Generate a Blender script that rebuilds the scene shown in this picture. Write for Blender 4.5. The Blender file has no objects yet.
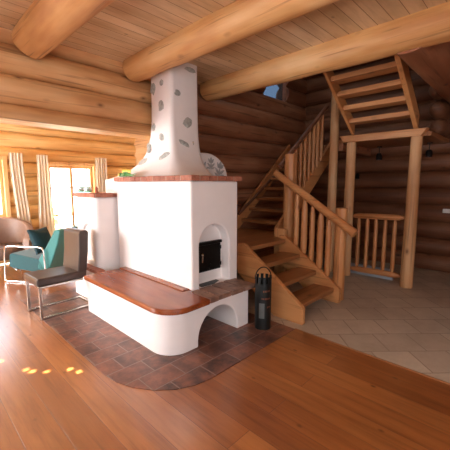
import bpy, bmesh, math, random
from mathutils import Vector, Matrix, noise
random.seed(7)
R = math.radians
PI = math.pi
S = bpy.context.scene
COL = S.collection

# ------------------------------------------------------------------ camera
cd = bpy.data.cameras.new('camera'); cam = bpy.data.objects.new('camera', cd); COL.objects.link(cam)
cd.sensor_width = 36; cd.lens = 322 / 450 * 36; cd.clip_end = 200
cam.location = (0, 0, 1.5)
cam.rotation_euler = (R(90 - 7.26), 0, R(44.14 - 90))
S.camera = cam
# ------------------------------------------------------------------ world / lights / exposure
w = bpy.data.worlds.new('world'); S.world = w; w.use_nodes = True
bg = w.node_tree.nodes['Background']; bg.inputs[0].default_value = (0.74, 0.87, 1.0, 1); bg.inputs[1].default_value = 6.0
S.view_settings.view_transform = 'Standard'; S.view_settings.look = 'None'
S.view_settings.gamma = 1; S.view_settings.use_curve_mapping = False
S.view_settings.exposure = 0.12

def area(name, loc, target, sx, sy, power, color=(1, 1, 1)):
    l = bpy.data.lights.new(name, 'AREA'); l.shape = 'RECTANGLE'; l.size = sx; l.size_y = sy
    l.energy = power; l.color = color
    o = bpy.data.objects.new(name, l); COL.objects.link(o); o.location = loc
    o.rotation_euler = (Vector(target) - Vector(loc)).to_track_quat('-Z', 'Y').to_euler()
    return o
area('daylight_left_window', (-2.35, 0.6, 1.55), (2, 2.2, 1.7), 2.6, 1.9, 72, (0.90, 0.95, 1.0))
area('daylight_rear_window', (-0.3, -2.8, 1.6), (1.2, 2.0, 1.5), 3.0, 1.9, 96, (0.90, 0.94, 1.0))
area('daylight_annex_window', (-2.3, 5.5, 1.5), (2, 5.8, 1.2), 2.4, 1.7, 300, (0.95, 0.97, 1.0))
area('daylight_upper_window', (4.6, 3.0, 4.6), (5.2, 2.0, 2.0), 1.2, 1.0, 6, (1.0, 0.95, 0.9))
sun = bpy.data.lights.new('sun', 'SUN'); sun.angle = R(0.3); sun.color = (1.0, 0.93, 0.8)
so = bpy.data.objects.new('sun', sun); COL.objects.link(so)
sun.energy = 170
so.rotation_euler = Vector((1, 0, -0.45)).to_track_quat('-Z', 'Y').to_euler()

# ------------------------------------------------------------------ materials
def newmat(name):
    m = bpy.data.materials.new(name); m.use_nodes = True
    nt = m.node_tree; return m, nt, nt.nodes['Principled BSDF']
def N(nt, t, **kw):
    n = nt.nodes.new(t)
    for k, v in kw.items(): setattr(n, k, v)
    return n
def ramp(nt, fac, stops):
    r = N(nt, 'ShaderNodeValToRGB'); e = r.color_ramp.elements
    while len(e) < len(stops): e.new(0.5)
    for i, (p, c) in enumerate(stops):
        e[i].position = p; e[i].color = (*c, 1)
    nt.links.new(fac, r.inputs[0]); return r.outputs[0]
def mix(nt, fac, a, b, mode='MIX'):
    n = N(nt, 'ShaderNodeMix', data_type='RGBA', blend_type=mode)
    for s, v in ((0, fac), (6, a), (7, b)):
        if hasattr(v, 'is_output'): nt.links.new(v, n.inputs[s])
        elif isinstance(v, (int, float)): n.inputs[s].default_value = v
        else: n.inputs[s].default_value = (*v, 1)
    return n.outputs[2]
def srgb(r, g, b):
    f = lambda c: (c / 255 / 12.92) if c / 255 <= 0.04045 else ((c / 255 + 0.055) / 1.055) ** 2.4
    return (f(r), f(g), f(b))
def coords(nt, scale, rot=(0, 0, 0), loc=(0, 0, 0), src='Object'):
    tc = N(nt, 'ShaderNodeTexCoord'); mp = N(nt, 'ShaderNodeMapping')
    mp.inputs['Scale'].default_value = scale; mp.inputs['Rotation'].default_value = rot; mp.inputs['Location'].default_value = loc
    nt.links.new(tc.outputs[src], mp.inputs[0]); return mp.outputs[0]
def noise_tex(nt, vec, scale, detail=4, rough=0.55):
    n = N(nt, 'ShaderNodeTexNoise'); n.inputs['Scale'].default_value = scale; n.inputs['Detail'].default_value = detail
    n.inputs['Roughness'].default_value = rough; nt.links.new(vec, n.inputs['Vector']); return n.outputs[0]
def bump(nt, bs, h, st, dist=0.01):
    b = N(nt, 'ShaderNodeBump'); b.inputs['Strength'].default_value = st; b.inputs['Distance'].default_value = dist
    nt.links.new(h, b.inputs['Height']); nt.links.new(b.outputs[0], bs.inputs['Normal'])
def wood(name, axis, dark, mid, light, rough=0.55, knots=True, grain=9):
    m, nt, bs = newmat(name)
    st = 0.08
    sc = [1, 1, 1]; sc['xyz'.index(axis)] = st
    v = coords(nt, sc)
    n1 = noise_tex(nt, v, grain, 5, 0.6)
    c = ramp(nt, n1, [(0.3, dark), (0.5, mid), (0.72, light)])
    v2 = coords(nt, [0.25 + 0.75 * s for s in sc])
    n2 = noise_tex(nt, v2, 2.6, 3)
    c = mix(nt, 0.5, c, ramp(nt, n2, [(0.38, dark), (0.5, mid), (0.64, light)]))
    # long drying cracks and streaks
    v3 = coords(nt, [1.0 if s == 1 else 0.03 for s in sc])
    n3 = noise_tex(nt, v3, 26, 2, 0.7)
    c = mix(nt, ramp(nt, n3, [(0.58, (0, 0, 0)), (0.68, (0.6,) * 3)]), c, tuple(x * 0.5 for x in dark))
    if knots:
        ks = [1, 1, 1]; ks['xyz'.index(axis)] = 0.55
        vo = N(nt, 'ShaderNodeTexVoronoi'); vo.inputs['Scale'].default_value = 4.6
        nt.links.new(coords(nt, ks), vo.inputs['Vector'])
        c = mix(nt, ramp(nt, vo.outputs['Distance'], [(0.04, (0.95,) * 3), (0.09, (0.4,) * 3), (0.17, (0, 0, 0))]), c, tuple(x * 0.45 for x in dark))
    nt.links.new(c, bs.inputs['Base Color']); bs.inputs['Roughness'].default_value = rough
    bump(nt, bs, n1, 0.25)
    return m
LD, LM, LL = srgb(176, 116, 68), srgb(216, 166, 112), srgb(232, 194, 146)
M = {}
M['log_x'] = wood('log_wood_x', 'x', LD, LM, LL, grain=7)
M['log_y'] = wood('log_wood_y', 'y', LD, LM, LL, grain=7)
M['log_z'] = wood('log_wood_z', 'z', srgb(176, 124, 80), srgb(204, 154, 106), srgb(222, 184, 138), grain=9)
M['beam'] = wood('beam_wood', 'y', srgb(178, 116, 64), srgb(216, 164, 104), srgb(234, 196, 144), grain=8)
D = [srgb(110, 64, 40), srgb(150, 94, 62), srgb(178, 126, 94)]  # stair-side log tones, darkened to stand for the weaker light there
M['alog_x'] = wood('lit_annex_log_wood_x', 'x', srgb(206, 150, 84), srgb(232, 186, 118), srgb(244, 210, 150), grain=7)  # annex logs lightened to stand for the strong daylight there
M['dlog_x'] = wood('shaded_log_wood_x', 'x', *D, grain=7)
M['dlog_y'] = wood('shaded_log_wood_y', 'y', *[tuple(c * 0.62 for c in q) for q in D], grain=7)  # y logs darkened further, shade put into the colour
T3 = (srgb(170, 108, 62), srgb(196, 134, 82), srgb(214, 158, 104))
for a in 'xyz': M['stair_' + a] = wood('stair_wood_' + a, a, *T3, rough=0.42, grain=10)
M['tread'] = wood('tread_wood', 'x', srgb(132, 84, 48), srgb(160, 104, 62), srgb(182, 124, 78), rough=0.35, grain=10)
M['tread_y'] = wood('tread_wood_y', 'y', srgb(132, 84, 48), srgb(160, 104, 62), srgb(182, 124, 78), rough=0.35, grain=10)
M['rail_dark'] = wood('weathered_rail_wood', 'x', srgb(92, 56, 38), srgb(118, 74, 52), srgb(140, 92, 66), rough=0.5)
M['bench_wood'] = wood('bench_wood', 'y', srgb(118, 56, 28), srgb(146, 74, 38), srgb(168, 92, 50), rough=0.22, knots=False, grain=12)
M['window_wood'] = wood('window_wood', 'z', srgb(206, 150, 90), srgb(226, 176, 116), srgb(238, 196, 140), rough=0.5, knots=False)

def planks(name, rot, length, width, cols, mortar, rough, grain_sc, msize=0.003, coat=0.0, gs=0.75):
    m, nt, bs = newmat(name)
    br = N(nt, 'ShaderNodeTexBrick'); br.offset = 0.37; br.offset_frequency = 2
    br.inputs['Scale'].default_value = 1; br.inputs['Brick Width'].default_value = length; br.inputs['Row Height'].default_value = width
    br.inputs['Mortar Size'].default_value = msize; br.inputs['Mortar Smooth'].default_value = 0.3
    br.inputs['Color1'].default_value = (0, 0, 0, 1); br.inputs['Color2'].default_value = (1, 1, 1, 1); br.inputs['Mortar'].default_value = (0.5, 0.5, 0.5, 1)
    nt.links.new(coords(nt, (1, 1, 1), (0, 0, rot)), br.inputs['Vector'])
    c = ramp(nt, br.outputs['Color'], [(0.1, cols[0]), (0.5, cols[1]), (0.9, cols[2])])
    n1 = noise_tex(nt, coords(nt, grain_sc), 22, 6, 0.7)
    c = mix(nt, gs, c, ramp(nt, n1, [(0.32, (0.5, 0.44, 0.38)), (0.5, (0.86, 0.84, 0.82)), (0.68, (1, 1, 1))]), 'MULTIPLY')
    n2 = noise_tex(nt, coords(nt, [1 if g == 1 else 0.35 for g in grain_sc]), 4, 3)
    c = mix(nt, 0.6, c, ramp(nt, n2, [(0.38, (0.66, 0.6, 0.54)), (0.6, (1, 1, 1))]), 'MULTIPLY')
    vo = N(nt, 'ShaderNodeTexVoronoi'); vo.inputs['Scale'].default_value = 6
    nt.links.new(coords(nt, [1 if g == 1 else 0.6 for g in grain_sc]), vo.inputs['Vector'])
    c = mix(nt, ramp(nt, vo.outputs['Distance'], [(0.03, (0.8,) * 3), (0.1, (0, 0, 0))]), c, tuple(x * 0.25 for x in cols[0]))
    c = mix(nt, br.outputs['Fac'], c, mortar)
    nt.links.new(c, bs.inputs['Base Color']); bs.inputs['Roughness'].default_value = rough
    if coat: bs.inputs['Coat Weight'].default_value = coat; bs.inputs['Coat IOR'].default_value = 1.7; bs.inputs['Coat Roughness'].default_value = 0.24
    inv = N(nt, 'ShaderNodeMath', operation='MULTIPLY'); nt.links.new(br.outputs['Fac'], inv.inputs[0]); inv.inputs[1].default_value = -1
    bump(nt, bs, inv.outputs[0], 0.5, 0.004)
    return m
M['floor'] = planks('floor_planks', PI / 2, 3.1, 0.2, [srgb(156, 92, 46), srgb(170, 104, 54), srgb(184, 118, 64)], srgb(110, 62, 32), 0.33, (1, 0.05, 1), 0.0022, 1.0)
M['ceil'] = planks('ceiling_boards', 0, 3.7, 0.135, [srgb(222, 190, 146), srgb(230, 200, 158), srgb(236, 210, 172)], srgb(120, 78, 46), 0.6, (0.1, 1, 1), 0.003, gs=0.35)

def tiles(name, rot, bw, rh, cols, mortar, rough, msize, nsc=3.0, nmix=0.6, loc=(0, 0, 0)):
    m, nt, bs = newmat(name)
    br = N(nt, 'ShaderNodeTexBrick'); br.inputs['Scale'].default_value = 1
    br.inputs['Brick Width'].default_value = bw; br.inputs['Row Height'].default_value = rh; br.inputs['Mortar Size'].default_value = msize
    br.inputs['Mortar Smooth'].default_value = 0.4
    br.inputs['Color1'].default_value = (0, 0, 0, 1); br.inputs['Color2'].default_value = (1, 1, 1, 1); br.inputs['Mortar'].default_value = (0.5, 0.5, 0.5, 1)
    nt.links.new(coords(nt, (1, 1, 1), (0, 0, rot), loc), br.inputs['Vector'])
    c1 = ramp(nt, br.outputs['Color'], [(0.0, cols[0]), (0.5, cols[1]), (1.0, cols[2])])
    n1 = noise_tex(nt, coords(nt, (1, 1, 1)), nsc * 4, 6, 0.7)
    c2 = ramp(nt, n1, [(0.38, cols[0]), (0.5, cols[1]), (0.64, cols[2])])
    c = mix(nt, nmix, c1, c2)
    c = mix(nt, br.outputs['Fac'], c, mortar)
    nt.links.new(c, bs.inputs['Base Color']); bs.inputs['Roughness'].default_value = rough
    inv = N(nt, 'ShaderNodeMath', operation='MULTIPLY'); nt.links.new(br.outputs['Fac'], inv.inputs[0]); inv.inputs[1].default_value = -1
    bump(nt, bs, inv.outputs[0], 0.6, 0.006)
    return m
M['hearth'] = tiles('hearth_tiles', 0, 0.30, 0.21, [srgb(66, 50, 46), srgb(112, 76, 64), srgb(154, 98, 76)], srgb(134, 110, 100), 0.32, 0.006, 1.7, 0.62)
M['beige'] = tiles('beige_stone_tiles', R(45), 0.34, 0.34, [srgb(172, 154, 134), srgb(190, 172, 152), srgb(204, 188, 168)], srgb(152, 134, 116), 0.45, 0.006, 0.8, 0.5)
M['brick'] = tiles('red_bricks', 0, 0.24, 0.5, [srgb(128, 72, 54), srgb(158, 94, 72), srgb(184, 122, 98)], srgb(168, 140, 124), 0.7, 0.006, 4, 0.6)
M['brick_y'] = tiles('red_bricks_y', PI / 2, 0.24, 1.3, [srgb(128, 72, 54), srgb(158, 94, 72), srgb(184, 122, 98)], srgb(168, 140, 124), 0.7, 0.006, 4, 0.6)
M['brick_dark'] = tiles('hearth_bricks', 0, 0.16, 0.5, [srgb(92, 62, 52), srgb(132, 98, 82), srgb(158, 126, 108)], srgb(130, 100, 86), 0.45, 0.006, 3, 0.7)

def plain(name, col, rough=0.5, metal=0.0, var=0.06, nscale=12, bmp=0.0, sheen=0, coat=0):
    m, nt, bs = newmat(name)
    n = noise_tex(nt, coords(nt, (1, 1, 1)), nscale, 4)
    c = ramp(nt, n, [(0.3, tuple(x * (1 - var) for x in col)), (0.7, tuple(min(1, x * (1 + var)) for x in col))])
    nt.links.new(c, bs.inputs['Base Color']); bs.inputs['Roughness'].default_value = rough; bs.inputs['Metallic'].default_value = metal
    if bmp: bump(nt, bs, n, bmp, 0.004)
    if sheen: bs.inputs['Sheen Weight'].default_value = sheen
    if coat: bs.inputs['Coat Weight'].default_value = coat
    return m
M['plaster'] = plain('white_plaster', srgb(240, 234, 232), 0.8, var=0.02, nscale=6, bmp=0.35)
M['stone'] = plain('grey_stone', srgb(172, 172, 166), 0.7, var=0.3, nscale=30, bmp=0.4)
M['stencil'] = plain('grey_paint', srgb(176, 176, 176), 0.8, var=0.08)
M['iron'] = plain('black_iron', srgb(26, 25, 25), 0.38, 0.6, var=0.2, nscale=30)
M['iron_matte'] = plain('black_sheet_steel', srgb(22, 24, 24), 0.5, 0.3, var=0.2)
M['greyplate'] = plain('grey_plate', srgb(92, 98, 98), 0.4, 0.2)
M['rust'] = plain('rusty_lettering', srgb(130, 72, 48), 0.6)
M['leather'] = plain('brown_leather', srgb(66, 54, 50), 0.33, var=0.08, nscale=20, bmp=0.1)
M['steel'] = plain('brushed_steel', srgb(196, 194, 190), 0.22, 1.0, var=0.04)
M['chrome'] = plain('chrome', srgb(225, 225, 225), 0.12, 1.0, var=0.02)
M['teal'] = plain('teal_fabric', srgb(8, 74, 80), 0.75, var=0.06, nscale=60, sheen=0.3)
M['teal_light'] = plain('pale_teal_fabric', srgb(52, 126, 124), 0.7, var=0.05, nscale=60, sheen=0.3)
M['teal_dark'] = plain('dark_teal_fabric', srgb(6, 50, 58), 0.8, var=0.06, nscale=60)
M['taupe'] = plain('taupe_leather', srgb(134, 106, 90), 0.5, var=0.08, nscale=15, bmp=0.1)
M['taupe_dark'] = plain('dark_taupe_leather', srgb(96, 74, 62), 0.5, var=0.08, nscale=15)
M['curtain'] = plain('cream_curtain', srgb(240, 230, 212), 0.85, var=0.03, nscale=40)
M['white'] = plain('white_plastic', srgb(225, 222, 218), 0.4, var=0.01)
M['curb'] = plain('pale_grey_board', srgb(176, 182, 192), 0.5, var=0.05)
M['green'] = plain('green_glaze', srgb(66, 142, 74), 0.3, var=0.5, nscale=50, coat=0.5)
M['yellow'] = plain('yellow_glaze', srgb(220, 190, 60), 0.3, var=0.1)
M['terra'] = plain('terracotta', srgb(168, 88, 60), 0.7, var=0.1)
M['wax'] = plain('pale_wax', srgb(228, 236, 222), 0.5, var=0.05)
M['ground'] = plain('pale_ground', srgb(214, 214, 204), 0.9, var=0.1, nscale=0.6)
M['leaf'] = plain('hedge_leaves', srgb(190, 200, 140), 0.8, var=0.35, nscale=5)
M['facade'] = plain('cream_render', srgb(226, 214, 190), 0.9, var=0.04)
M['roof'] = plain('roof_tiles', srgb(170, 110, 90), 0.8)
mt_ = M['curtain']; nt_ = mt_.node_tree; tr_ = N(nt_, 'ShaderNodeBsdfTranslucent'); tr_.inputs[0].default_value = (*srgb(236, 222, 198), 1)
mx_ = N(nt_, 'ShaderNodeMixShader'); mx_.inputs[0].default_value = 0.4; nt_.links.new(nt_.nodes['Principled BSDF'].outputs[0], mx_.inputs[1]); nt_.links.new(tr_.outputs[0], mx_.inputs[2]); nt_.links.new(mx_.outputs[0], nt_.nodes['Material Output'].inputs[0])
def glass(name, tint=(1, 1, 1), fac=0.06):
    m, nt, bs = newmat(name); nt.nodes.remove(bs)
    t = N(nt, 'ShaderNodeBsdfTransparent'); g = N(nt, 'ShaderNodeBsdfGlossy'); mx = N(nt, 'ShaderNodeMixShader')
    t.inputs[0].default_value = (*tint, 1); g.inputs['Roughness'].default_value = 0.03; mx.inputs[0].default_value = fac
    nt.links.new(t.outputs[0], mx.inputs[1]); nt.links.new(g.outputs[0], mx.inputs[2])
    nt.links.new(mx.outputs[0], nt.nodes['Material Output'].inputs[0]); return m
M['glass'] = glass('window_glass'); M['dimglass'] = glass('sky_dimming_glass', (0.16, 0.19, 0.23), 0.05); M['jarglass'] = glass('jar_glass', (0.85, 0.93, 0.9), 0.22)  # dim glass is clear, tinted to darken the bright sky behind it

# ------------------------------------------------------------------ mesh helpers
def BM(): return bmesh.new()
def quadbox(bm, c8):
    v = [bm.verts.new(p) for p in c8]
    for f in ((0, 3, 2, 1), (4, 5, 6, 7), (0, 1, 5, 4), (1, 2, 6, 5), (2, 3, 7, 6), (3, 0, 4, 7)):
        bm.faces.new([v[i] for i in f])
def box(bm, x0, x1, y0, y1, z0, z1):
    quadbox(bm, [(x0, y0, z0), (x1, y0, z0), (x1, y1, z0), (x0, y1, z0), (x0, y0, z1), (x1, y0, z1), (x1, y1, z1), (x0, y1, z1)])
def prism(bm, pts, axis, a, b):
    """polygon in the plane across `axis`, extruded from a to b (axis x: pts=(y,z); y: (x,z); z: (x,y))"""
    def P(p, t):
        return {'x': (t, p[0], p[1]), 'y': (p[0], t, p[1]), 'z': (p[0], p[1], t)}[axis]
    A = [bm.verts.new(P(p, a)) for p in pts]; B = [bm.verts.new(P(p, b)) for p in pts]; n = len(pts)
    bm.faces.new(A); bm.faces.new(list(reversed(B)))
    for i in range(n): bm.faces.new([A[i], B[i], B[(i + 1) % n], A[(i + 1) % n]])
def tube(bm, pts, rad, seg=12, cap=True, flat=1.0, jit=0.0, up=(0, 0, 1)):
    pts = [Vector(p) for p in pts]; n = len(pts)
    rads = rad if isinstance(rad, (list, tuple)) else [rad] * n
    rings = []
    sd = random.random() * 50
    for i, p in enumerate(pts):
        d = (pts[min(i + 1, n - 1)] - pts[max(i - 1, 0)]).normalized()
        u = Vector(up)
        if abs(d.dot(u)) > 0.97: u = Vector((0, 1, 0))
        a = d.cross(u).normalized(); b = a.cross(d).normalized()
        ring = []
        for k in range(seg):
            t = 2 * PI * k / seg
            r = rads[i] * (1 + (jit * noise.noise(Vector((math.cos(t) * 1.3 + sd, math.sin(t) * 1.3, i * 0.45))) if jit else 0))
            ring.append(bm.verts.new(p + a * math.cos(t) * r + b * math.sin(t) * r * flat))
        rings.append(ring)
    for i in range(n - 1):
        for k in range(seg):
            bm.faces.new([rings[i][k], rings[i][(k + 1) % seg], rings[i + 1][(k + 1) % seg], rings[i + 1][k]])
    if cap:
        bm.faces.new(rings[0]); bm.faces.new(list(reversed(rings[-1])))
def log(bm, a, b, r0, r1=None, seg=18, step=0.25, jit=0.07, **k):
    a, b = Vector(a), Vector(b); r1 = r0 if r1 is None else r1
    n = max(2, int((b - a).length / step) + 1)
    tube(bm, [a.lerp(b, i / (n - 1)) for i in range(n)], [r0 + (r1 - r0) * i / (n - 1) for i in range(n)], seg, jit=jit, **k)
def lathe(bm, prof, cx=0, cy=0, seg=20):
    rings = []
    for r, z in prof:
        rings.append([bm.verts.new((cx + max(r, 1e-4) * math.cos(2 * PI * k / seg), cy + max(r, 1e-4) * math.sin(2 * PI * k / seg), z)) for k in range(seg)])
    for i in range(len(prof) - 1):
        for k in range(seg):
            bm.faces.new([rings[i][k], rings[i][(k + 1) % seg], rings[i + 1][(k + 1) % seg], rings[i + 1][k]])
    bm.faces.new(list(reversed(rings[0]))); bm.faces.new(rings[-1])
def blob(bm, c, r, sub=2, jit=0.0, mat=None):
    vs = bmesh.ops.create_icosphere(bm, subdivisions=sub, radius=1)['verts']
    sd = random.random() * 30
    for v in vs:
        f = 1 + jit * noise.noise(v.co * 1.4 + Vector((sd, 0, 0)))
        p = Vector((v.co.x * r[0] * f, v.co.y * r[1] * f, v.co.z * r[2] * f))
        if mat: p = mat @ p
        v.co = p + Vector(c)
def arc(cx, cy, r, a0, a1, n=8, ry=None):
    ry = r if ry is None else ry
    return [(cx + r * math.cos(R(a0 + (a1 - a0) * i / n)), cy + ry * math.sin(R(a0 + (a1 - a0) * i / n))) for i in range(n + 1)]

# ------------------------------------------------------------------ object helpers
def wloc(o):
    v = Vector((0, 0, 0))
    while o is not None: v += o.location; o = o.parent
    return v
def obj(name, bm, mat, parent=None, smooth=False, bevel=0, seg=2, local=False, sub=0, label=None):
    """link a bmesh as one object; meshes are written in world space unless local=True"""
    bmesh.ops.recalc_face_normals(bm, faces=bm.faces)
    me = bpy.data.meshes.new(name)
    if parent is not None and not local:
        off = wloc(parent)
        bmesh.ops.translate(bm, verts=bm.verts, vec=-off)
    bm.to_mesh(me); bm.free()
    me.materials.append(mat if not isinstance(mat, str) else M[mat])
    o = bpy.data.objects.new(name, me); COL.objects.link(o)
    if parent is not None: o.parent = parent
    if smooth:
        me.shade_smooth() if hasattr(me, 'shade_smooth') else None
        try: me.set_sharp_from_angle(angle=R(50))
        except Exception: pass
    if bevel:
        b = o.modifiers.new('bevel', 'BEVEL'); b.width = bevel; b.segments = seg; b.limit_method = 'ANGLE'; b.angle_limit = R(40)
        me.shade_smooth(); b.harden_normals = False
        try: me.set_sharp_from_angle(angle=R(180))
        except Exception: pass
        wn = o.modifiers.new('wn', 'WEIGHTED_NORMAL'); wn.keep_sharp = True
    if sub:
        s = o.modifiers.new('sub', 'SUBSURF'); s.levels = s.render_levels = sub
        me.shade_smooth()
    if label: o['label'] = label
    return o
def tag(o, label, cat, group=None):
    o['label'] = label; o['category'] = cat
    if group: o['group'] = group
    return o
def thing(name, label, cat, loc=(0, 0, 0), rz=0, group=None):
    o = bpy.data.objects.new(name, None); COL.objects.link(o); o.location = loc; o.rotation_euler = (0, 0, rz)
    o.empty_display_size = 0.1
    return tag(o, label, cat, group)
def struct(name, bm, mat, **k):
    o = obj(name, bm, mat, **k); o['kind'] = 'structure'; return o
def cut(o, bm):
    """boolean difference, applied"""
    bmesh.ops.recalc_face_normals(bm, faces=bm.faces)
    me = bpy.data.meshes.new('c'); off = wloc(o)
    bmesh.ops.translate(bm, verts=bm.verts, vec=-off); bm.to_mesh(me); bm.free()
    c = bpy.data.objects.new('c', me); COL.objects.link(c)
    c.location = off; 
    mods = [(m.name) for m in o.modifiers]
    b = o.modifiers.new('bool', 'BOOLEAN'); b.operation = 'DIFFERENCE'; b.object = c; b.solver = 'EXACT'
    bpy.context.view_layer.update()
    dg = bpy.context.evaluated_depsgraph_get()
    nm = bpy.data.meshes.new_from_object(o.evaluated_get(dg))
    old = o.data; o.modifiers.clear(); o.data = nm
    bpy.data.objects.remove(c)
def addbevel(o, wd, seg=3, ang=40):
    b = o.modifiers.new('bevel', 'BEVEL'); b.width = wd; b.segments = seg; b.limit_method = 'ANGLE'; b.angle_limit = R(ang)
    o.data.shade_smooth()
    wn = o.modifiers.new('wn', 'WEIGHTED_NORMAL'); wn.keep_sharp = True
def copy_tree(o, parent=None):
    c = o.copy(); COL.objects.link(c)
    if parent is not None: c.parent = parent
    for ch in list(o.children): copy_tree(ch, c)
    return c

# ================================================================== STRUCTURE
HEADZ = 2.13
# floors
b = BM(); box(b, -2.75, 2.8, -3.1, 7.1, -0.1, 0.0); struct('floor', b, 'floor')
b = BM(); box(b, 2.8, 6.6, -3.1, 3.95, -0.1, 0.0); struct('floor_tiled', b, 'beige')
b = BM(); box(b, 2.8, 4.3, 3.95, 7.1, -0.1, 0.0); struct('floor_annex', b, 'floor')
b = BM()
hp = [(2.79, 1.70), (1.60, 1.70)] + [(1.04 + 0.56 - 0.56 * math.sin(R(t)), 2.36 - 0.66 * math.cos(R(t))) for t in (15, 30, 45, 60, 75, 90)] + [(1.04, 4.72), (2.79, 4.72)]
prism(b, hp, 'z', 0.0, 0.006); struct('floor_hearth', b, 'hearth')
b = BM(); prism(b, [(2.795, -3.1), (2.812, -3.1), (2.812, 1.70), (2.795, 1.70)], 'z', 0, 0.004); struct('trim_1', b, 'tread_y')
# ceilings
b = BM(); box(b, -2.75, 3.52, -3.1, 4.05, 2.97, 3.1); struct('ceiling', b, 'ceil')
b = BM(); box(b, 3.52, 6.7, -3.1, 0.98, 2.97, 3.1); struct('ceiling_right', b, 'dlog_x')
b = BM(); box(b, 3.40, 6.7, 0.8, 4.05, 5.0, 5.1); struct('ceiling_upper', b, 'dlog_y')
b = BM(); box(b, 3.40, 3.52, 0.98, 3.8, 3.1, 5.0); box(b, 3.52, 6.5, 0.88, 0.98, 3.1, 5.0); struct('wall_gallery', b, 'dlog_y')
b = BM(); box(b, -2.75, 4.3, 4.09, 7.2, 2.75, 2.85); struct('ceiling_annex', b, 'ceil')
# back wall: header logs over the opening on the left, full height on the right, window high up
b = BM()
for zc in (2.435, 2.725, 3.01): log(b, (-2.7, 3.93, zc), (3.1, 3.93, zc), 0.153, step=0.3, jit=0.08)
prism(b, [(3.93 + 0.16, HEADZ), (3.93 - 0.165, HEADZ)] + [(3.93 - 0.165 * math.cos(R(t)), HEADZ + 0.175 * math.sin(R(t))) for t in range(12, 180, 12)], 'x', -2.7, 3.1)
z = 0.115
while z < 5.1:
    if 3.05 < z < 4.0:
        log(b, (2.98, 3.93, z), (4.98, 3.93, z), 0.16); log(b, (5.73, 3.93, z), (6.7, 3.93, z), 0.16)
    else: log(b, (2.98, 3.93, z), (6.7, 3.93, z), 0.16, step=0.3)
    z += 0.29
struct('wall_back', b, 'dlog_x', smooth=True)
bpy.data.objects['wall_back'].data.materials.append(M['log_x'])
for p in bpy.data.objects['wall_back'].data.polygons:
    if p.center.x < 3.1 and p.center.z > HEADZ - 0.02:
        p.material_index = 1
# right wall
b = BM(); z = 0.13
while z < 5.1:
    log(b, (6.57, -3.1, z), (6.57, 4.05, z), 0.16, step=0.35); z += 0.29
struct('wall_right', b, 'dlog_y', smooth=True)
# wall ends stepping out beside the stair (cross wall of the upper floor)
b = BM()
for i, (x0, z0) in enumerate(((6.0, 2.40), (5.9, 2.68), (5.8, 2.96))):
    tube(b, [(x0 + 0.12, 1.26, z0), (x0 + 0.16, 1.26, z0), (x0 + 0.25, 1.26, z0), (6.5, 1.26, z0)], [0.03, 0.09, 0.135, 0.15], 16, jit=0.1)
struct('wall_cross', b, 'dlog_y', smooth=True)
# left wall, rear wall (behind the camera)
b = BM(); z = 0.13
while z < 3.1:
    if 1.1 < z < 1.95: log(b, (-2.75, -3.1, z), (-2.75, 2.3, z), 0.16, step=1.0); log(b, (-2.75, 3.4, z), (-2.75, 7.1, z), 0.16, step=1.0)
    else: log(b, (-2.75, -3.1, z), (-2.75, 7.1, z), 0.16, step=1.0)
    z += 0.29
wl = struct('wall_left', b, 'log_y', smooth=True)
b = BM(); box(b, -2.75, 6.6, -3.25, -3.1, 0, 5.0); struct('wall_rear', b, 'log_x')
# added unseen slotted board, left wall: shapes the sun into patches on the floor
b = BM(); box(b, -2.72, -2.70, 2.25, 3.45, 0.95, 2.1); sh = struct('sun_slot_board', b, 'window_wood')
b = BM()
for (y, x, dy, dx) in ((3.17, 0.51, .055, .05), (2.87, 0.63, .05, .05), (2.805, 0.66, .045, .06), (2.72, 0.74, .04, .05), (2.655, 0.80, .02, .025), (2.62, 0.885, .045, .04), (2.53, 0.92, .045, .04)):
    zc = (x + 2.71) * 0.45
    box(b, -2.8, -2.6, y - dy / 2, y + dy / 2, zc - dx * .225, zc + dx * .225)
cut(sh, b)
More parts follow.
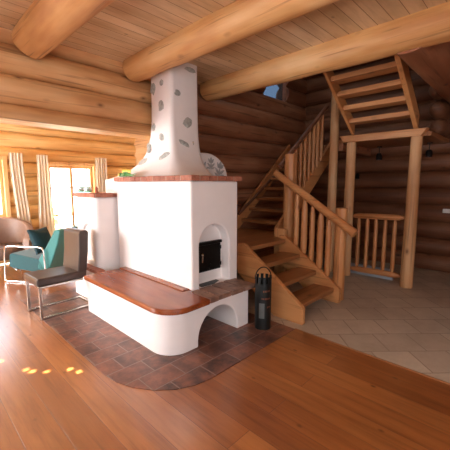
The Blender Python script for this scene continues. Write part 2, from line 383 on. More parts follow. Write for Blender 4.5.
# annex window wall with two openings
WY = 7.0
W1 = (0.52, 1.44, 0.9, 1.93); W2 = (2.2, 3.1, 0.3, 1.87)
b = BM(); z = 0.15
def wspans(zc):
    cuts = []
    for (x0, x1, z0, z1) in (W1, W2):
        if z0 - 0.03 < zc < z1 + 0.03: cuts.append((x0 - 0.06, x1 + 0.06))
    x = -2.7; out = []
    for c0, c1 in cuts: out.append((x, c0)); x = c1
    out.append((x, 4.3)); return out
while z < 2.8:
    for a0, a1 in wspans(z): log(b, (a0, WY + 0.13, z), (a1, WY + 0.13, z), 0.141, step=0.3, jit=0.06)
    z += 0.27
struct('wall_annex', b, 'alog_x', smooth=True)
b = BM(); box(b, 4.15, 4.3, 4.09, 7.1, 0, 2.8); struct('wall_annex_side', b, 'log_y')
def window(name, x0, x1, z0, z1, hb, vb):
    t = bpy.data.objects.new(name, None); COL.objects.link(t); t.location = ((x0 + x1) / 2, WY + 0.05, z0); t['kind'] = 'structure'
    b = BM(); f = 0.07; y0, y1 = WY - 0.03, WY + 0.24
    box(b, x0 - f, x0, y0, y1, z0 - f, z1 + f); box(b, x1, x1 + f, y0, y1, z0 - f, z1 + f)
    box(b, x0, x1, y0, y1, z1, z1 + f); box(b, x0, x1, y0, y1, z0 - f, z0)
    obj('window_frame', b, 'window_wood', t, bevel=0.006)
    b = BM(); s = 0.05; y0, y1 = WY + 0.06, WY + 0.11
    box(b, x0, x0 + s, y0, y1, z0, z1); box(b, x1 - s, x1, y0, y1, z0, z1)
    box(b, x0 + s, x1 - s, y0, y1, z1 - s, z1); box(b, x0 + s, x1 - s, y0, y1, z0, z0 + s)
    sa = obj('sash', b, 'window_wood', t, bevel=0.005)
    for h in hb:
        b = BM(); box(b, x0 + s, x1 - s, y0 + 0.01, y1 - 0.01, h - 0.013, h + 0.013); obj('glazing_bar', b, 'window_wood', t)
    for v in vb:
        b = BM(); box(b, v - 0.022, v + 0.022, y0 - 0.004, y1 - 0.006, z0 + s, z1 - s); obj('mullion', b, 'window_wood', t)
    b = BM(); box(b, x0 + s, x1 - s, WY + 0.082, WY + 0.088, z0 + s, z1 - s); obj('pane', b, 'glass', t)
    if z0 > 0.6:
        b = BM(); box(b, x0 - 0.1, x1 + 0.1, WY - 0.12, WY + 0.05, z0 - 0.11, z0 - 0.07); obj('window_sill', b, 'window_wood', t, bevel=0.01)
    return t
window('window_1', *W1, [1.42], [0.98])
window('window_2', *W2, [1.42, 0.86], [2.65])
# small high window of the stair well
t = bpy.data.objects.new('window_3', None); COL.objects.link(t); t.location = (5.32, 3.9, 3.1); t['kind'] = 'structure'
b = BM()
for q in ((4.96, 4.99, 3.08, 4.0), (5.72, 5.75, 3.08, 4.0), (4.99, 5.72, 3.97, 4.0), (4.99, 5.72, 3.08, 3.11)): box(b, q[0], q[1], 3.84, 4.0, q[2], q[3])
obj('window_frame', b, 'dlog_x', t)
b = BM(); box(b, 4.99, 5.72, 3.92, 3.926, 3.11, 3.97); obj('pane', b, 'dimglass', t)

# ================================================================== CEILING BEAMS
def beam(x, z, r0, r1, label, y1=3.71):
    b = BM(); log(b, (x, -3.05, z), (x, y1, z), r0, r1, seg=28, step=0.2, jit=0.08)
    tag(obj('ceiling_beam', b, 'beam', smooth=True), label, 'beam', 'round log beams under the board ceiling')
beam(1.09, 2.90, 0.20, 0.165, 'round log ceiling beam at far left, shortest in view, above the armchairs')
beam(2.21, 2.90, 0.165, 0.15, 'round log ceiling beam passing in front of the white chimney top')
beam(3.45, 2.90, 0.185, 0.165, 'thick round log ceiling beam at the ceiling edge beside the open stair')

b = BM(); log(b, (3.45, 0.98, 2.90), (6.45, 0.98, 2.88), 0.2, 0.2, seg=24, jit=0.06)
tag(obj('ceiling_beam', b, 'dlog_x', smooth=True), 'dark thick log beam along the stair opening at upper right', 'beam', 'round log beams under the board ceiling')

# ================================================================== STOVE
stove = thing('masonry_stove', 'white plastered masonry stove with wooden bench, brick ledges and stone-studded chimney on the tiled hearth', 'stove', (2.2, 3.0, 0))
fp = [(1.50, 3.72)] + arc(1.72, 2.35, 0.22, 180, 270, 8) + [(2.56, 2.13), (2.60, 2.62), (2.84, 2.74), (2.84, 3.72)]
b = BM(); prism(b, fp, 'z', 0, 0.40); base = obj('bench_base', b, 'plaster', stove)
b = BM(); prism(b, [(1.85, -0.1), (2.38, -0.1)] + arc(2.115, 0.06, 0.265, 0, 180, 16), 'y', 2.0, 3.1); cut(base, b)
addbevel(base, 0.018, 3, 35)
# wooden bench seat
sp = [(1.455, 3.69)] + arc(1.70, 2.31, 0.245, 180, 262, 8) + [(1.95, 2.075), (1.955, 2.30), (2.0, 2.40), (1.995, 3.69)]
b = BM(); prism(b, sp, 'z', 0.40, 0.452); obj('bench_seat', b, 'bench_wood', stove, bevel=0.014, seg=3)
b = BM(); 
box(b, 1.90, 1.985, 2.42, 3.69, 0.452, 0.461); obj('bench_back_rail', b, 'bench_wood', stove, bevel=0.006)
# brick shelf before the fire door
xs = [1.955, 2.075, 2.25, 2.43, 2.625]
for i in range(4):
    b = BM(); y0 = 2.085 if i != 1 else 2.09
    box(b, xs[i] + 0.003, xs[i + 1] - 0.003, y0, 2.40 if i < 3 else 2.58, 0.40, 0.447)
    obj('shelf_brick', b, 'brick_dark', stove, bevel=0.01)
# firebox body
bp = [(1.99, 2.38), (2.66, 2.38), (2.67, 2.60), (2.84, 2.74), (2.84, 3.72), (2.84, 3.86), (1.99, 3.86)]
b = BM(); prism(b, bp, 'z', 0.40, 1.532); body = obj('firebox_body', b, 'plaster', stove)
b = BM(); prism(b, [(2.09, 0.448), (2.515, 0.448)] + arc(2.3025, 0.872, 0.2125, 0, 180, 18), 'y', 2.2, 2.50); cut(body, b)
addbevel(body, 0.022, 3, 35)
# fire door
b = BM(); box(b, 2.115, 2.475, 2.47, 2.499, 0.575, 0.895); df = obj('door_frame', b, 'iron', stove, bevel=0.005)
b = BM(); box(b, 2.13, 2.46, 2.452, 2.472, 0.59, 0.865); dr = obj('fire_door', b, 'iron', stove, bevel=0.006)
b = BM(); box(b, 2.12, 2.47, 2.44, 2.475, 0.868, 0.9); obj('door_hood', b, 'iron', dr, bevel=0.004)
b = BM(); tube(b, [(2.16, 2.452, 0.70), (2.16, 2.42, 0.70), (2.16, 2.415, 0.76)], 0.008, 8); blob(b, (2.16, 2.415, 0.775), (0.014, 0.014, 0.018), 1); obj('door_handle', b, 'steel', dr)
for zz in (0.64, 0.82):
    b = BM(); tube(b, [(2.45, 2.447, zz - 0.02), (2.45, 2.447, zz + 0.02)], 0.01, 8); obj('hinge', b, 'iron', dr)
b = BM(); tube(b, [(2.30, 2.452, 0.63), (2.30, 2.44, 0.63)], 0.028, 16); obj('air_valve', b, 'iron', dr)
b = BM(); prism(b, [(2.13, 2.40), (2.30, 2.39), (2.42, 2.44), (2.42, 2.499), (2.13, 2.499)], 'z', 0.448, 0.452); obj('ash_plate', b, 'iron', stove)
b = BM(); prism(b, [(2.84, 3.27), (3.50, 3.27), (3.50, 3.72), (2.84, 3.72)], 'z', 0, 1.532); obj('side_wing', b, 'plaster', stove)
b = BM(); prism(b, [(2.84, 3.25), (3.52, 3.25), (3.52, 3.73), (2.84, 3.73)], 'z', 1.532, 1.583); obj('wing_slab', b, 'brick', stove)
# brick slab on top of the body: edge bricks are real pieces
b = BM(); prism(b, [(2.0, 2.39), (2.66, 2.39), (2.84, 2.74), (2.85, 3.70), (2.85, 3.87), (2.0, 3.87)], 'z', 1.532, 1.575); obj('slab_core', b, 'brick', stove)
def brickrow(p0, p1, n, z0, z1, dep, mat, parent=stove, name='edge_brick'):
    p0, p1 = Vector((*p0, 0)), Vector((*p1, 0)); d = (p1 - p0); L = d.length; d.normalize(); nrm = Vector((-d.y, d.x, 0))
    for i in range(n):
        a = p0 + d * (L * i / n + 0.003); c = p0 + d * (L * (i + 1) / n - 0.003); j = random.uniform(-0.003, 0.003)
        b = BM(); q = [a + nrm * j, c + nrm * j, c + nrm * dep, a + nrm * dep]
        quadbox(b, [(v.x, v.y, z0) for v in q] + [(v.x, v.y, z1 + j) for v in q])
        obj(name, b, mat, parent, bevel=0.007)
brickrow((1.97, 3.87), (1.97, 2.36), 6, 1.53, 1.583, 0.12, 'brick_y')
brickrow((1.97, 2.355), (2.70, 2.355), 3, 1.53, 1.583, 0.12, 'brick')
brickrow((2.70, 2.36), (2.90, 2.72), 2, 1.53, 1.583, 0.12, 'brick')
# lower rear body with its own ledge and niche
lp = [(1.73, 4.50)] + arc(1.80, 3.97, 0.07, 180, 270, 5) + [(2.85, 3.90), (2.85, 4.50)]
lp[0] = (1.73, 4.50)
b = BM(); prism(b, lp, 'z', 0.0, 1.335); low = obj('rear_body', b, 'plaster', stove)
b = BM(); prism(b, [(4.02, 0.5), (4.34, 0.5)] + arc(4.18, 0.83, 0.16, 0, 180, 12), 'x', 1.6, 1.775); cut(low, b)
addbevel(low, 0.02, 3, 35)
brickrow((1.695, 4.52), (1.695, 3.865), 4, 1.335, 1.385, 0.14, 'brick_y')
brickrow((1.695, 3.86), (1.955, 3.86), 1, 1.335, 1.385, 0.2, 'brick')
b = BM(); box(b, 1.82, 2.85, 3.9, 4.50, 1.335, 1.38); obj('rear_slab', b, 'brick', stove)
b = BM(); box(b, 1.66, 1.75, 3.73, 4.50, 0, 0.41); obj('plinth', b, 'plaster', stove, bevel=0.015)
brickrow((1.64, 4.52), (1.64, 3.73), 4, 0.41, 0.455, 0.1, 'brick_y')
# chimney and flaring hood: loft of rounded rectangles
b = BM(); rings = []
def sect(x0, x1, y0, y1, c, z):
    pts = []
    for (cx, cy, a0) in ((x1 - c, y1 - c, 0), (x0 + c, y1 - c, 90), (x0 + c, y0 + c, 180), (x1 - c, y0 + c, 270)):
        for k in range(5):
            a = R(a0 + 90 * k / 4); pts.append((cx + c * math.cos(a), cy + c * math.sin(a), z))
    return pts
for z in [1.555, 1.56, 1.565, 1.58, 1.60, 1.63, 1.66, 1.70, 1.75, 1.81, 1.88, 1.97, 2.1, 2.3, 2.5, 2.7, 2.98]:
    s = 1 - math.exp(-(z - 1.555) / 0.17)
    L = lambda a, c: a + (c - a) * s
    rings.append(sect(L(2.04, 2.40), L(2.70, 2.84), L(2.60, 3.22), L(4.42, 3.66), L(0.22, 0.05), z))
    if z == 1.555:
        rings.insert(0, [(p[0], p[1], 1.36) for p in rings[0]])
rv = [[b.verts.new(p) for p in r] for r in rings]
for i in range(len(rv) - 1):
    n = len(rv[i])
    for k in range(n): b.faces.new([rv[i][k], rv[i][(k + 1) % n], rv[i + 1][(k + 1) % n], rv[i + 1][k]])
b.faces.new(list(reversed(rv[0]))); b.faces.new(rv[-1])
hood = obj('chimney', b, 'plaster', stove, smooth=True)
# half-round plaster gable on the slab with painted flowers
b = BM(); prism(b, [(2.70, 1.575), (3.46, 1.575)] + arc(3.02, 1.575, 0.44, 0, 137, 20, 0.35), 'y', 3.30, 3.66)
dome = obj('plaster_gable', b, 'plaster', stove, bevel=0.03, seg=3)
def flower(x, z, s, lean):
    b = BM(); y0, y1 = 3.293, 3.302
    rot = Matrix.Rotation(lean, 3, 'Y')
    def leaf(cx, cz, l, wd, ang):
        pts = []
        for k in range(14):
            t = 2 * PI * k / 14; px, pz = l * math.cos(t) , wd * math.sin(t) * (1 - 0.5 * math.cos(t))
            a = R(ang); q = rot @ Vector(((cx + px * math.cos(a) - pz * math.sin(a)) * s, 0, (cz + px * math.sin(a) + pz * math.cos(a)) * s))
            pts.append((x + q.x, z + q.z))
        prism(b, pts, 'y', y0, y1)
    leaf(0, .035, .035, .006, 90); leaf(-.025, .04, .028, .009, 140); leaf(.025, .04, .028, .009, 40)
    leaf(0, .085, .026, .014, 90); leaf(-.022, .08, .022, .008, 125); leaf(.022, .08, .022, .008, 55); leaf(-.03, .015, .02, .007, 160); leaf(.03, .015, .02, .007, 20)
    obj('painted_flower', b, 'stencil', stove)
flower(2.97, 1.60, 2.0, -0.1); flower(3.12, 1.70, 1.5, 0.0); flower(3.27, 1.60, 2.0, 0.18)
# stones set into the plaster: (surface point, outward normal, half width, half height, tilt)
STONES = [((2.4, 3.588, 2.689), (-1.0, 0.0, 0.0), 0.065, 0.084, 8),
    ((2.4, 3.401, 2.718), (-1.0, 0.0, 0.0), 0.049, 0.04, 0),
    ((2.495, 3.218, 2.586), (0.0, -1.0, 0.01), 0.051, 0.039, 0),
    ((2.398, 3.421, 2.449), (-1.0, 0.0, 0.02), 0.071, 0.074, -15),
    ((2.642, 3.208, 2.253), (0.0, -1.0, 0.09), 0.086, 0.067, 30),
    ((2.391, 3.579, 2.213), (-1.0, 0.0, 0.05), 0.049, 0.055, 0),
    ((2.382, 3.404, 2.075), (-0.99, 0.0, 0.13), 0.069, 0.047, -30),
    ((2.552, 3.17, 1.988), (0.0, -0.98, 0.22), 0.099, 0.034, -25),
    ((2.368, 3.669, 1.964), (-0.94, 0.19, 0.3), 0.119, 0.055, -40),
    ((2.329, 3.286, 1.835), (-0.93, 0.0, 0.36), 0.12, 0.043, 20),
    ((2.698, 3.22, 2.894), (0.0, -1.0, 0.0), 0.104, 0.034, 0),
    ((2.306, 3.726, 1.786), (-0.87, 0.0, 0.49), 0.117, 0.051, 20),
    ((2.694, 3.175, 2.011), (0.0, -0.98, 0.22), 0.013, 0.028, 0)]
#STONES_END
for k, (p, nn, hw, hh, tl) in enumerate(STONES):
    nn = Vector(nn).normalized(); side = Vector((0, 0, 1)).cross(nn).normalized(); upv = nn.cross(side)
    hw, hh = hw * 0.85, hh * 0.88; mt = Matrix((side, upv, nn)).transposed() @ Matrix.Rotation(R(tl), 3, 'Z')
    b = BM(); blob(b, p, (hw, hh, 0.011), 2, 0.45, mt); obj('inlaid_stone', b, 'stone', stove, smooth=True)

# ================================================================== STAIRCASE
st = thing('staircase', 'open-tread timber staircase of logs and boards turning up to the upper floor', 'staircase', (3.9, 2.2, 0))
def lathe_bar(bm, x, y, z0, z1, r, tip=0.07, seg=10):
    """round turned stake with narrowed ends"""
    pr = [(r * .5, z0), (r * .92, z0 + .05), (r, z0 + .1), (r * 1.02, (z0 + z1) / 2), (r * .95, z1 - tip - .02), (r * .7, z1 - tip * .5), (r * .35, z1)]
    lathe(bm, pr, x, y, seg)
# lower flight, climbing away from the room
prof = [(1.69, 0), (1.69, 0.185), (2.52, 0.775), (2.62, 0.775), (2.62, 0.40), (2.06, 0)]
b = BM(); prism(b, prof, 'x', 2.925, 2.985); obj('stringer', b, 'stair_y', st, bevel=0.008)
b = BM(); prism(b, prof, 'x', 3.80, 3.86); obj('stringer', b, 'stair_y', st, bevel=0.008)
for k, (y, z) in enumerate(((1.76, 0.19), (2.01, 0.37), (2.26, 0.55))):
    b = BM(); box(b, 2.985, 3.80, y, y + 0.29, z - 0.055, z); obj('tread', b, 'tread', st, bevel=0.008)
# quarter landing
b = BM(); prism(b, [(2.93, 2.50), (3.90, 2.50), (4.30, 2.82), (4.30, 3.74), (3.54, 3.74), (3.54, 3.22), (2.93, 3.22)], 'z', 0.675, 0.73); obj('landing', b, 'tread', st, bevel=0.008)
b = BM(); box(b, 2.925, 2.985, 2.62, 3.2, 0.43, 0.735); obj('landing_side', b, 'stair_y', st, bevel=0.006)
b = BM(); box(b, 3.56, 3.80, 3.70, 3.745, 0.43, 0.675); obj('landing_side', b, 'stair_x', st, bevel=0.006)
b = BM(); box(b, 3.86, 3.93, 2.56, 2.74, 0.0, 0.86); obj('landing_post', b, 'stair_z', st, bevel=0.012)
# flight along the back wall
RUN, RISE = 0.205, 0.18
for k in range(8):
    x = 4.22 + RUN * k; z = 0.90 + RISE * k
    b = BM(); box(b, x, x + 0.27, 2.87, 3.70, z - 0.05, z); obj('tread', b, 'tread_y', st, bevel=0.007)
def slope_board(y0, y1, xa, za, xb, zb, h, mat, name='stringer', par=st):
    b = BM(); prism(b, [(xa, za - h), (xb, zb - h), (xb, zb), (xa, za)], 'y', y0, y1); return obj(name, b, mat, par, bevel=0.008)
SL = RISE / RUN
slope_board(2.80, 2.86, 4.02, 0.84, 5.72, 0.84 + 1.70 * SL - 0.06, 0.30, 'stair_x')
slope_board(3.70, 3.755, 4.02, 0.86, 5.72, 0.86 + 1.70 * SL - 0.06, 0.26, 'stair_x')
# newel posts
b = BM(); prism(b, [(4.075 + 0.085 * math.cos(R(a)), 2.63 + 0.085 * math.sin(R(a))) for a in range(22, 382, 45)], 'z', 0, 1.93); obj('newel_post', b, 'stair_z', st, bevel=0.015)
b = BM(); prism(b, [(3.955 + 0.075 * math.cos(R(a)), 1.775 + 0.075 * math.sin(R(a))) for a in range(22, 382, 45)], 'z', 0, 1.20); obj('newel_post', b, 'stair_z', st, bevel=0.012)
# lower handrail and its stakes
b = BM(); log(b, (3.885, 2.75, 1.655), (3.86, 1.55, 0.90), 0.05, 0.055, jit=0.08, seg=14); obj('handrail', b, 'stair_y', st, smooth=True)
for i, y in enumerate((2.37, 2.25, 2.13, 2.01, 1.895)):
    zt = 0.90 + (y - 1.55) * 0.64 - 0.02; zb = 0.185 + (y - 1.69) * 0.71 - 0.05
    b = BM(); lathe_bar(b, 3.865, y, zb, zt, 0.044 if i % 2 else 0.036, 0.14); obj('baluster', b, 'stair_z', st, smooth=True)
# upper handrail and its stakes
b = BM(); log(b, (4.02, 2.78, 1.75), (5.42, 2.78, 2.84), 0.036, jit=0.05, seg=10); obj('handrail', b, 'rail_dark', st, smooth=True)
for i in range(9):
    x = 4.22 + 0.135 * i
    zb = 0.84 + (x - 4.02) * SL - 0.06; zt = 1.75 + (x - 4.02) * 0.779 - 0.01
    b = BM(); lathe_bar(b, x, 2.80, zb, zt, 0.030); obj('baluster', b, 'stair_z', st, smooth=True)
# wall handrail
b = BM(); log(b, (4.15, 3.70, 0.98), (5.6, 3.70, 1.93), 0.028, jit=0.04, seg=8); obj('handrail', b, 'rail_dark', st, smooth=True)
# tall round posts
for (x, y, r0, r1, z1) in ((5.16, 2.50, 0.075, 0.068, 3.02), (5.15, 2.20, 0.078, 0.072, 2.15), (5.15, 1.285, 0.088, 0.072, 2.15)):
    b = BM(); log(b, (x, y, 0), (x, y, z1), r0, r1, jit=0.08, seg=16); obj('round_post', b, 'log_z', st, smooth=True)
# cross beam, upper landing
b = BM(); prism(b, [(1.22, 2.15), (2.30, 2.15), (2.37, 2.255), (1.14, 2.255)], 'x', 5.07, 5.20); obj('cross_beam', b, 'stair_y', st, bevel=0.008)
b = BM(); prism(b, [(5.20, 1.12), (6.40, 1.12), (6.40, 3.74), (5.74, 3.74), (5.74, 2.45), (5.20, 2.45)], 'z', 2.16, 2.22); obj('upper_landing', b, 'tread', st, bevel=0.006)
for y in (2.4,):
    b = BM(); box(b, 5.2, 6.42, y - 0.04, y + 0.04, 2.04, 2.16); obj('joist', b, 'dlog_x', st, bevel=0.006)
# top flight, climbing back towards the room, seen from below
XA, ZA, XB, ZB = 5.14, 2.34, 3.72, 3.36
sl3 = (ZB - ZA) / (XA - XB)
def s3(y0, y1, h):
    b = BM(); prism(b, [(XA, ZA - 0.09), (XA, ZA + 0.12), (XB, ZB + 0.1), (XB, ZB - h)], 'y', y0, y1); obj('stringer', b, 'stair_x', st, bevel=0.006)
s3(2.155, 2.20, 0.11); s3(1.27, 1.33, 0.11)
for k in range(7):
    x = 5.02 - 0.215 * k; z = ZA + sl3 * (XA - x) + 0.02
    b = BM(); box(b, x - 0.11, x + 0.11, 1.33, 2.155, z - 0.035, z + 0.03); obj('tread', b, 'stair_y', st, bevel=0.008)

# guard rail round the cellar stair between the two posts
gr = thing('guard_rail', 'low log guard rail with five pointed stakes between two round posts', 'railing', (5.20, 1.76, 0))
b = BM(); tube(b, [(5.19, 2.16, .99), (5.19, 2.12, .99), (5.19, 2.04, .995), (5.19, 1.76, 1.0), (5.19, 1.45, 1.005), (5.19, 1.40, 1.01), (5.19, 1.36, 1.01)], [.015, .03, .043, .046, .043, .03, .012], 12); obj('top_rail', b, 'stair_y', gr, smooth=True)
b = BM(); tube(b, [(5.19, 2.14, .12), (5.19, 2.10, .12), (5.19, 2.0, .122), (5.19, 1.76, .128), (5.19, 1.46, .132), (5.19, 1.40, .132), (5.19, 1.355, .134)], [.02, .035, .045, .047, .045, .03, .015], 12); obj('bottom_rail', b, 'stair_y', gr, smooth=True)
for y in (2.035, 1.90, 1.77, 1.635, 1.50):
    b = BM(); lathe_bar(b, 5.19, y, 0.15, 0.985, 0.030); obj('baluster', b, 'stair_z', gr, smooth=True)
b = BM(); box(b, 5.34, 5.37, 1.52, 2.75, 0, 0.17)
tag(obj('curb_board', b, 'curb'), 'low pale grey board on the tiles behind the guard rail', 'board')

# ================================================================== FIRE TOOL HOLDER
fh = thing('fireplace_tool_holder', 'tall black sheet-metal fireplace tool holder with crown-cut top on the hearth', 'tool holder', (2.60, 1.97, 0.006))
cx, cy, rr = 2.60, 1.97, 0.085
b = BM(); lathe(b, [(rr, 0.006), (rr, 0.03), (rr - 0.004, 0.03), (rr - 0.004, 0.012)], cx, cy, 32); obj('base_plate', b, 'iron_matte', fh)
b = BM(); seg = 50; Zb, Zt, Zc = 0.02, 0.49, 0.56
for k in range(seg):
    a0, a1 = 2 * PI * k / seg, 2 * PI * (k + 1) / seg
    zt = Zc if (k % 5) < 3 else Zt
    for (ri, ro) in ((rr - 0.004, rr),):
        P = [(cx + r_ * math.cos(a), cy + r_ * math.sin(a)) for r_, a in ((ri, a0), (ro, a0), (ro, a1), (ri, a1))]
        quadbox(b, [(p[0], p[1], Zb) for p in P] + [(p[0], p[1], zt) for p in P])
obj('cylinder_shell', b, 'iron_matte', fh)
b = BM(); tube(b, [(cx + 0.085 * math.cos(R(t)) * math.cos(R(-40)), cy + 0.085 * math.cos(R(t)) * math.sin(R(-40)), 0.53 + 0.12 * math.sin(R(t))) for t in range(0, 181, 12)], 0.006, 8); obj('carrying_handle', b, 'iron', fh, smooth=True)
def onshell(t0, t1, z0, z1, name, mat, lift=0.002, n=5):
    b = BM()
    for i in range(n):
        a0 = R(t0 + (t1 - t0) * i / n); a1 = R(t0 + (t1 - t0) * (i + 1) / n)
        P = [(cx + r_ * math.cos(a), cy + r_ * math.sin(a)) for r_, a in ((rr - .001, a0), (rr + lift, a0), (rr + lift, a1), (rr - .001, a1))]
        quadbox(b, [(p[0], p[1], z0) for p in P] + [(p[0], p[1], z1) for p in P])
    obj(name, b, mat, fh)
onshell(190, 228, 0.13, 0.29, 'grey_panel', 'greyplate')
for z, t0, n in ((0.41, -142, 5), (0.33, -152, 6), (0.24, -112, 3)):
    for i in range(n):
        onshell(t0 + i * 11, t0 + i * 11 + 6, z + random.uniform(-.004, .004), z + 0.016, 'stencilled_letter', 'rust', 0.0015, 2)

# ================================================================== CHAIRS
lc = thing('cantilever_chair', 'brown leather dining chair on a square steel cantilever frame by the stove', 'chair', (1.30, 4.03, 0.0), R(3))
# local axes: +x = rear of chair, -x = front
b = BM(); box(b, -0.31, 0.22, -0.22, 0.22, 0.385, 0.475); obj('seat', b, 'leather', lc, local=True, bevel=0.025, seg=4)
b = BM(); prism(b, [(0.13, 0.40), (0.235, 0.385), (0.275, 0.70), (0.29, 0.93), (0.27, 0.955), (0.20, 0.955), (0.175, 0.93), (0.165, 0.70)], 'y', -0.215, 0.215); obj('backrest', b, 'leather', lc, local=True, bevel=0.022, seg=4)
def sqbar(bm, a, c, hw, hh):
    a, c = Vector(a), Vector(c); d = (c - a).normalized(); u = Vector((0, 0, 1)) if abs(d.z) < .9 else Vector((1, 0, 0))
    s = d.cross(u).normalized(); u = s.cross(d).normalized(); a = a - d * hh * 0.0; 
    q = [a - s * hw - u * hh, a + s * hw - u * hh, a + s * hw + u * hh, a - s * hw + u * hh]
    quadbox(bm, q + [v + (c - a) for v in q])
b = BM()
for s in (-1, 1):
    sqbar(b, (-0.28, s * 0.195, 0.02), (-0.28, s * 0.195, 0.385), 0.014, 0.016)
    sqbar(b, (-0.295, s * 0.195, 0.016), (0.335, s * 0.195, 0.016), 0.0145, 0.014)
    sqbar(b, (-0.295, s * 0.195, 0.372), (0.20, s * 0.195, 0.372), 0.0145, 0.012)
sqbar(b, (0.32, -0.195, 0.016), (0.32, 0.195, 0.016), 0.015, 0.014)
obj('steel_frame', b, 'steel', lc, local=True, bevel=0.004)
b = BM(); box(b, -0.03, 0.03, -0.19, 0.19, 0.36, 0.384); obj('seat_support', b, 'steel', lc, local=True)

tc = thing('lounge_chair', 'teal upholstered lounge chair with chrome tube arm frame near the window', 'chair', (1.60, 5.66, 0.0), R(-55))
# local: front = -x, rear = +x, near side = -y
b = BM(); prism(b, [(-0.36, 0.24), (-0.34, 0.42), (-0.30, 0.445), (0.20, 0.36), (0.28, 0.22), (0.22, 0.14), (-0.30, 0.21)], 'y', -0.29, 0.29); obj('seat', b, 'teal', tc, local=True, bevel=0.03, seg=4)
b = BM(); prism(b, [(0.12, 0.22), (0.28, 0.15), (0.36, 0.26), (0.50, 0.60), (0.56, 0.80), (0.53, 0.83), (0.46, 0.82), (0.33, 0.60), (0.16, 0.36)], 'y', -0.29, 0.29); obj('backrest', b, 'teal_light', tc, local=True, bevel=0.03, seg=4)
for s in (-1, 1):
    b = BM(); y = s * 0.325
    pts = [(-0.40, y, 0.03), (-0.385, y, 0.30), (-0.37, y, 0.50), (-0.35, y, 0.545), (-0.31, y, 0.56), (0.22, y, 0.56), (0.27, y, 0.545), (0.29, y, 0.50), (0.30, y, 0.25), (0.31, y, 0.03), (0.28, y, 0.014), (-0.37, y, 0.014), (-0.40, y, 0.03)]
    tube(b, pts, 0.013, 8, up=(0, 1, 0)); obj('arm_frame', b, 'chrome', tc, local=True, smooth=True)
b = BM(); tube(b, [(-0.2, -0.325, 0.2), (-0.2, 0.325, 0.2)], 0.011, 8); tube(b, [(0.2, -0.325, 0.18), (0.2, 0.325, 0.18)], 0.011, 8); obj('cross_tube', b, 'chrome', tc, local=True)
# loose cushion on it
b = BM(); vs = bmesh.ops.create_cube(b, size=1)['verts']
bmesh.ops.subdivide_edges(b, edges=b.edges[:], cuts=7, use_grid_fill=True)
for v in b.verts:
    p = v.co; u, q = abs(p.x) * 2, abs(p.z) * 2
    f = (1 - u ** 3) * (1 - q ** 3)
    v.co = Vector((p.x * (1 - 0.08 * (1 - q * q)) * 0.40, p.y * (0.03 + 0.14 * max(0, f) ** 0.5), p.z * (1 - 0.08 * (1 - u * u)) * 0.40))
cu = obj('cushion', b, 'teal_dark', smooth=True)
cu.rotation_euler = (R(-20), R(0), R(35)); cu.location = (1.58, 5.56, 0.62)
tag(cu, 'dark teal square cushion leaning on the backrest of the teal lounge chair', 'cushion')

tb = thing('tub_armchair', 'taupe leather tub armchair before the window at the left edge', 'chair', (1.25, 6.46, 0.0), R(76))
def shell(bm, r, th, z0, hfun, a0, a1, n=28, bulge=0.0):
    inn, out = [], []
    for i in range(n + 1):
        a = a0 + (a1 - a0) * i / n; h = hfun(i / n); ci, si = math.cos(R(a)), math.sin(R(a))
        col = []
        for (rad, z) in ((r - th, z0), (r - th + bulge, (z0 + h) / 2), (r - th * 0.8 + bulge, h - 0.02), (r - th * 0.5 + bulge, h), (r + bulge, h - 0.03), (r + bulge * 0.7, (z0 + h) / 2), (r, z0)):
            col.append(bm.verts.new((rad * ci, rad * si, z)))
        inn.append(col)
    m = len(inn[0])
    for i in range(n):
        for k in range(m): bm.faces.new([inn[i][k], inn[i + 1][k], inn[i + 1][(k + 1) % m], inn[i][(k + 1) % m]])
    bm.faces.new(inn[0]); bm.faces.new(list(reversed(inn[-1])))
b = BM(); shell(b, 0.40, 0.13, 0.22, lambda t: 0.58 + 0.33 * max(0, math.sin(PI * t)) ** 0.8, -125, 125, bulge=0.05); obj('backrest', b, 'taupe', tb, local=True, smooth=True)
b = BM(); lathe(b, [(0.30, 0.26), (0.335, 0.30), (0.335, 0.42), (0.30, 0.46), (0.1, 0.475)], 0, 0, 28); obj('seat', b, 'taupe_dark', tb, local=True, smooth=True)
b = BM(); tube(b, [(0.462 * math.cos(R(a)), 0.462 * math.sin(R(a)), 0.52 + 0.16 * math.cos(R(a))) for a in range(-110, 111, 10)], 0.012, 8); obj('piping', b, 'taupe_dark', tb, local=True, smooth=True)
for a in (45, 135, 225, 315):
    b = BM(); tube(b, [(0.27 * math.cos(R(a)), 0.27 * math.sin(R(a)), 0.27), (0.31 * math.cos(R(a)), 0.31 * math.sin(R(a)), 0.0)], [0.02, 0.012], 10); obj('leg', b, 'steel', tb, local=True)

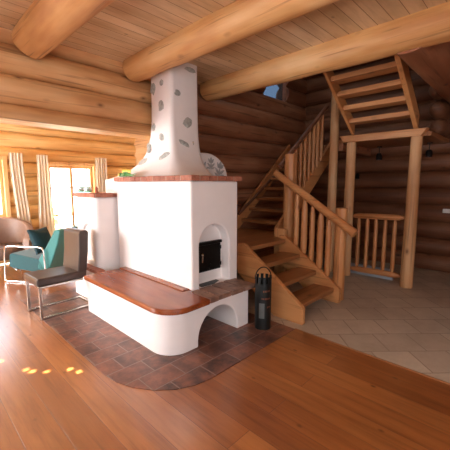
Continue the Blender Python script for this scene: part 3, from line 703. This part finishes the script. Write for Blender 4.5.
# ================================================================== CURTAINS
def curtain(x0, x1, xb0, xb1, z0, z1, label, folds=5, pinch=None):
    b = BM(); nx, nz = 60, 26; g = []
    for j in range(nz + 1):
        t = j / nz; z = z1 + (z0 - z1) * t; row = []
        for i in range(nx + 1):
            u = i / nx
            e = t * t * (3 - 2 * t)
            a0 = x0 + (xb0 - x0) * e; a1 = x1 + (xb1 - x1) * e
            x = a0 + (a1 - a0) * u
            y = WY - 0.11 + 0.011 * math.sin(u * folds * 2 * PI + 1.2 * t) + 0.005 * math.sin(u * 17 + t * 5)
            row.append((x, y, z))
        g.append(row)
    F = [[b.verts.new(p) for p in r] for r in g]; K = [[b.verts.new((p[0], p[1] + 0.006, p[2])) for p in r] for r in g]
    for j in range(nz):
        for i in range(nx):
            b.faces.new([F[j][i], F[j][i + 1], F[j + 1][i + 1], F[j + 1][i]]); b.faces.new([K[j][i], K[j + 1][i], K[j + 1][i + 1], K[j][i + 1]])
    for i in range(nx):
        b.faces.new([F[0][i], K[0][i], K[0][i + 1], F[0][i + 1]]); b.faces.new([F[nz][i], F[nz][i + 1], K[nz][i + 1], K[nz][i]])
    for j in range(nz):
        b.faces.new([F[j][0], F[j + 1][0], K[j + 1][0], K[j][0]]); b.faces.new([F[j][nx], K[j][nx], K[j + 1][nx], F[j + 1][nx]])
    tag(obj('curtain', b, 'curtain', smooth=True), label, 'curtain', 'cream curtains on the window wall')
curtain(1.52, 1.74, 1.62, 1.84, 0.02, 2.06, 'cream curtain beside the left window, leaning behind the taupe armchair', 4)
curtain(1.97, 2.17, 1.92, 2.24, 0.02, 2.05, 'long cream curtain at the left side of the tall window, behind the teal chair', 4)
curtain(3.10, 3.36, 3.10, 3.36, 0.02, 2.06, 'cream curtain at the right side of the tall window, partly behind the stove', 5)

# ================================================================== SMALL THINGS
def jar(x, y, label, seed):
    t = thing('candle_jar', label, 'candle jar', (x, y, 1.387), 0, 'candle jars on the rear stove ledge')
    b = BM(); lathe(b, [(0.036, 0), (0.043, 0.006), (0.043, 0.085), (0.041, 0.088), (0.039, 0.085), (0.039, 0.008), (0.01, 0.006)], 0, 0, 20); obj('glass_cup', b, 'jarglass', t, local=True, smooth=True)
    b = BM(); lathe(b, [(0.036, 0.009), (0.037, 0.066), (0.005, 0.068)], 0, 0, 16); obj('candle', b, 'wax', t, local=True, smooth=True)
    b = BM(); lathe(b, [(0.0435, 0.012), (0.0445, 0.014), (0.0445, 0.024), (0.0435, 0.026)], 0, 0, 20); obj('band', b, 'green', t, local=True)
jar(1.78, 4.43, 'small green-banded glass candle jar, nearer the outer end of the rear stove ledge', 1)
jar(1.78, 4.20, 'small green-banded glass candle jar, beside the terracotta figure on the rear stove ledge', 2)
b = BM(); lathe(b, [(0.022, 1.387), (0.026, 1.395), (0.018, 1.42), (0.022, 1.44), (0.01, 1.462), (0.003, 1.47)], 1.79, 3.98, 14)
tag(obj('terracotta_figure', b, 'terra', smooth=True), 'small pointed terracotta figure next to the glass jars on the rear ledge', 'figurine')
fg = thing('ceramic_lizard', 'small green and yellow ceramic lizard on the brick slab at the left of the chimney', 'figurine', (2.0, 3.62, 1.583))
b = BM(); tube(b, [(2.0, 3.75, 1.60), (2.0, 3.69, 1.615), (2.0, 3.62, 1.62), (2.0, 3.56, 1.615), (2.0, 3.48, 1.60), (2.01, 3.42, 1.62)], [0.012, 0.026, 0.03, 0.024, 0.012, 0.004], 12); obj('body', b, 'green', fg, smooth=True)
b = BM(); blob(b, (2.0, 3.77, 1.615), (0.022, 0.032, 0.02), 2); obj('head', b, 'yellow', fg, smooth=True)
for (y, s) in ((3.67, 1), (3.67, -1), (3.57, 1), (3.57, -1)):
    b = BM(); tube(b, [(2.0, y, 1.615), (2.0 + 0.035 * s, y + 0.015, 1.625), (2.0 + 0.045 * s, y + 0.02, 1.589)], [0.011, 0.009, 0.007], 8); obj('leg', b, 'green', fg, smooth=True)
b = BM()
for i in range(6): blob(b, (2.0, 3.69 - i * 0.035, 1.655 + 0.006 * math.sin(i)), (0.008, 0.018, 0.026), 1)
obj('crest', b, 'yellow', fg, smooth=True)

def spot(x, y, z, mz, label):
    t = thing('spotlight', label, 'spotlight', (x, y, mz), 0, 'black spotlights under the upper landing')
    b = BM(); tube(b, [(x, y, mz), (x, y, z + 0.05)], 0.008, 8); obj('stem', b, 'iron', t)
    b = BM(); lathe(b, [(0.04, mz - 0.015), (0.04, mz)], x, y, 16); obj('ceiling_cup', b, 'iron', t)
    b = BM(); lathe(b, [(0.042, z - 0.06), (0.05, z - 0.06), (0.05, z + 0.02), (0.032, z + 0.055), (0.01, z + 0.06)], x, y, 20); obj('lamp_head', b, 'iron', t, smooth=True)
    b = BM(); lathe(b, [(0.038, z - 0.058), (0.038, z - 0.054)], x, y, 16); obj('bulb', b, 'white', t)
spot(6.1, 2.10, 1.985, 2.158, 'black spotlight hanging under the landing between the two round posts')
spot(6.1, 1.33, 1.99, 2.158, 'black spotlight hanging under the landing right of the round post')
t = thing('wall_spotlight', 'small black spotlight on the log wall, lowest of the three by the stairs', 'spotlight', (6.36, 2.56, 1.66))
b = BM(); tube(b, [(6.42, 2.56, 1.66), (6.33, 2.56, 1.66)], 0.012, 8); obj('bracket', b, 'iron', t)
b = BM(); tube(b, [(6.34, 2.56, 1.70), (6.31, 2.56, 1.60)], [0.03, 0.045], 16); obj('lamp_head', b, 'iron', t)
sw = thing('light_switch', 'small white switch box on the dark log wall at the right edge', 'switch', (6.41, 1.07, 1.055))
b = BM(); box(b, 6.385, 6.43, 1.01, 1.13, 1.02, 1.09); obj('plate', b, 'white', sw, bevel=0.006)
b = BM(); box(b, 6.380, 6.387, 1.025, 1.065, 1.03, 1.08); box(b, 6.380, 6.387, 1.075, 1.115, 1.03, 1.08); obj('rocker', b, 'white', sw)

# ================================================================== OUTSIDE
b = BM(); box(b, -30, 30, 7.4, 60, -1.0, -0.6); struct('ground', b, 'ground')
hs = [(4.3, 14.5, 0.7, 0.9), (6.5, 15.0, 0.6, 0.8), (2.0, 15.5, 0.7, 0.9), (9.0, 16, 0.8, 1.2)]
for i, (x, y, r_, h_) in enumerate(hs):
    b = BM()
    for k in range(16): blob(b, (x + random.uniform(-r_, r_) * .6, y + random.uniform(-.5, .5), -0.5 + random.uniform(0.1, 1) * h_), (0.35, 0.35, 0.3), 2, 0.6)
    tag(obj('garden_bush', b, 'leaf', smooth=True), ['pale green bush outside the tall window, in the middle of its panes', 'pale green bush outside, right of the middle one', 'pale green bush outside, left of the middle one', 'larger pale bush outside at the far right'][i], 'bush', 'bushes outside the window')
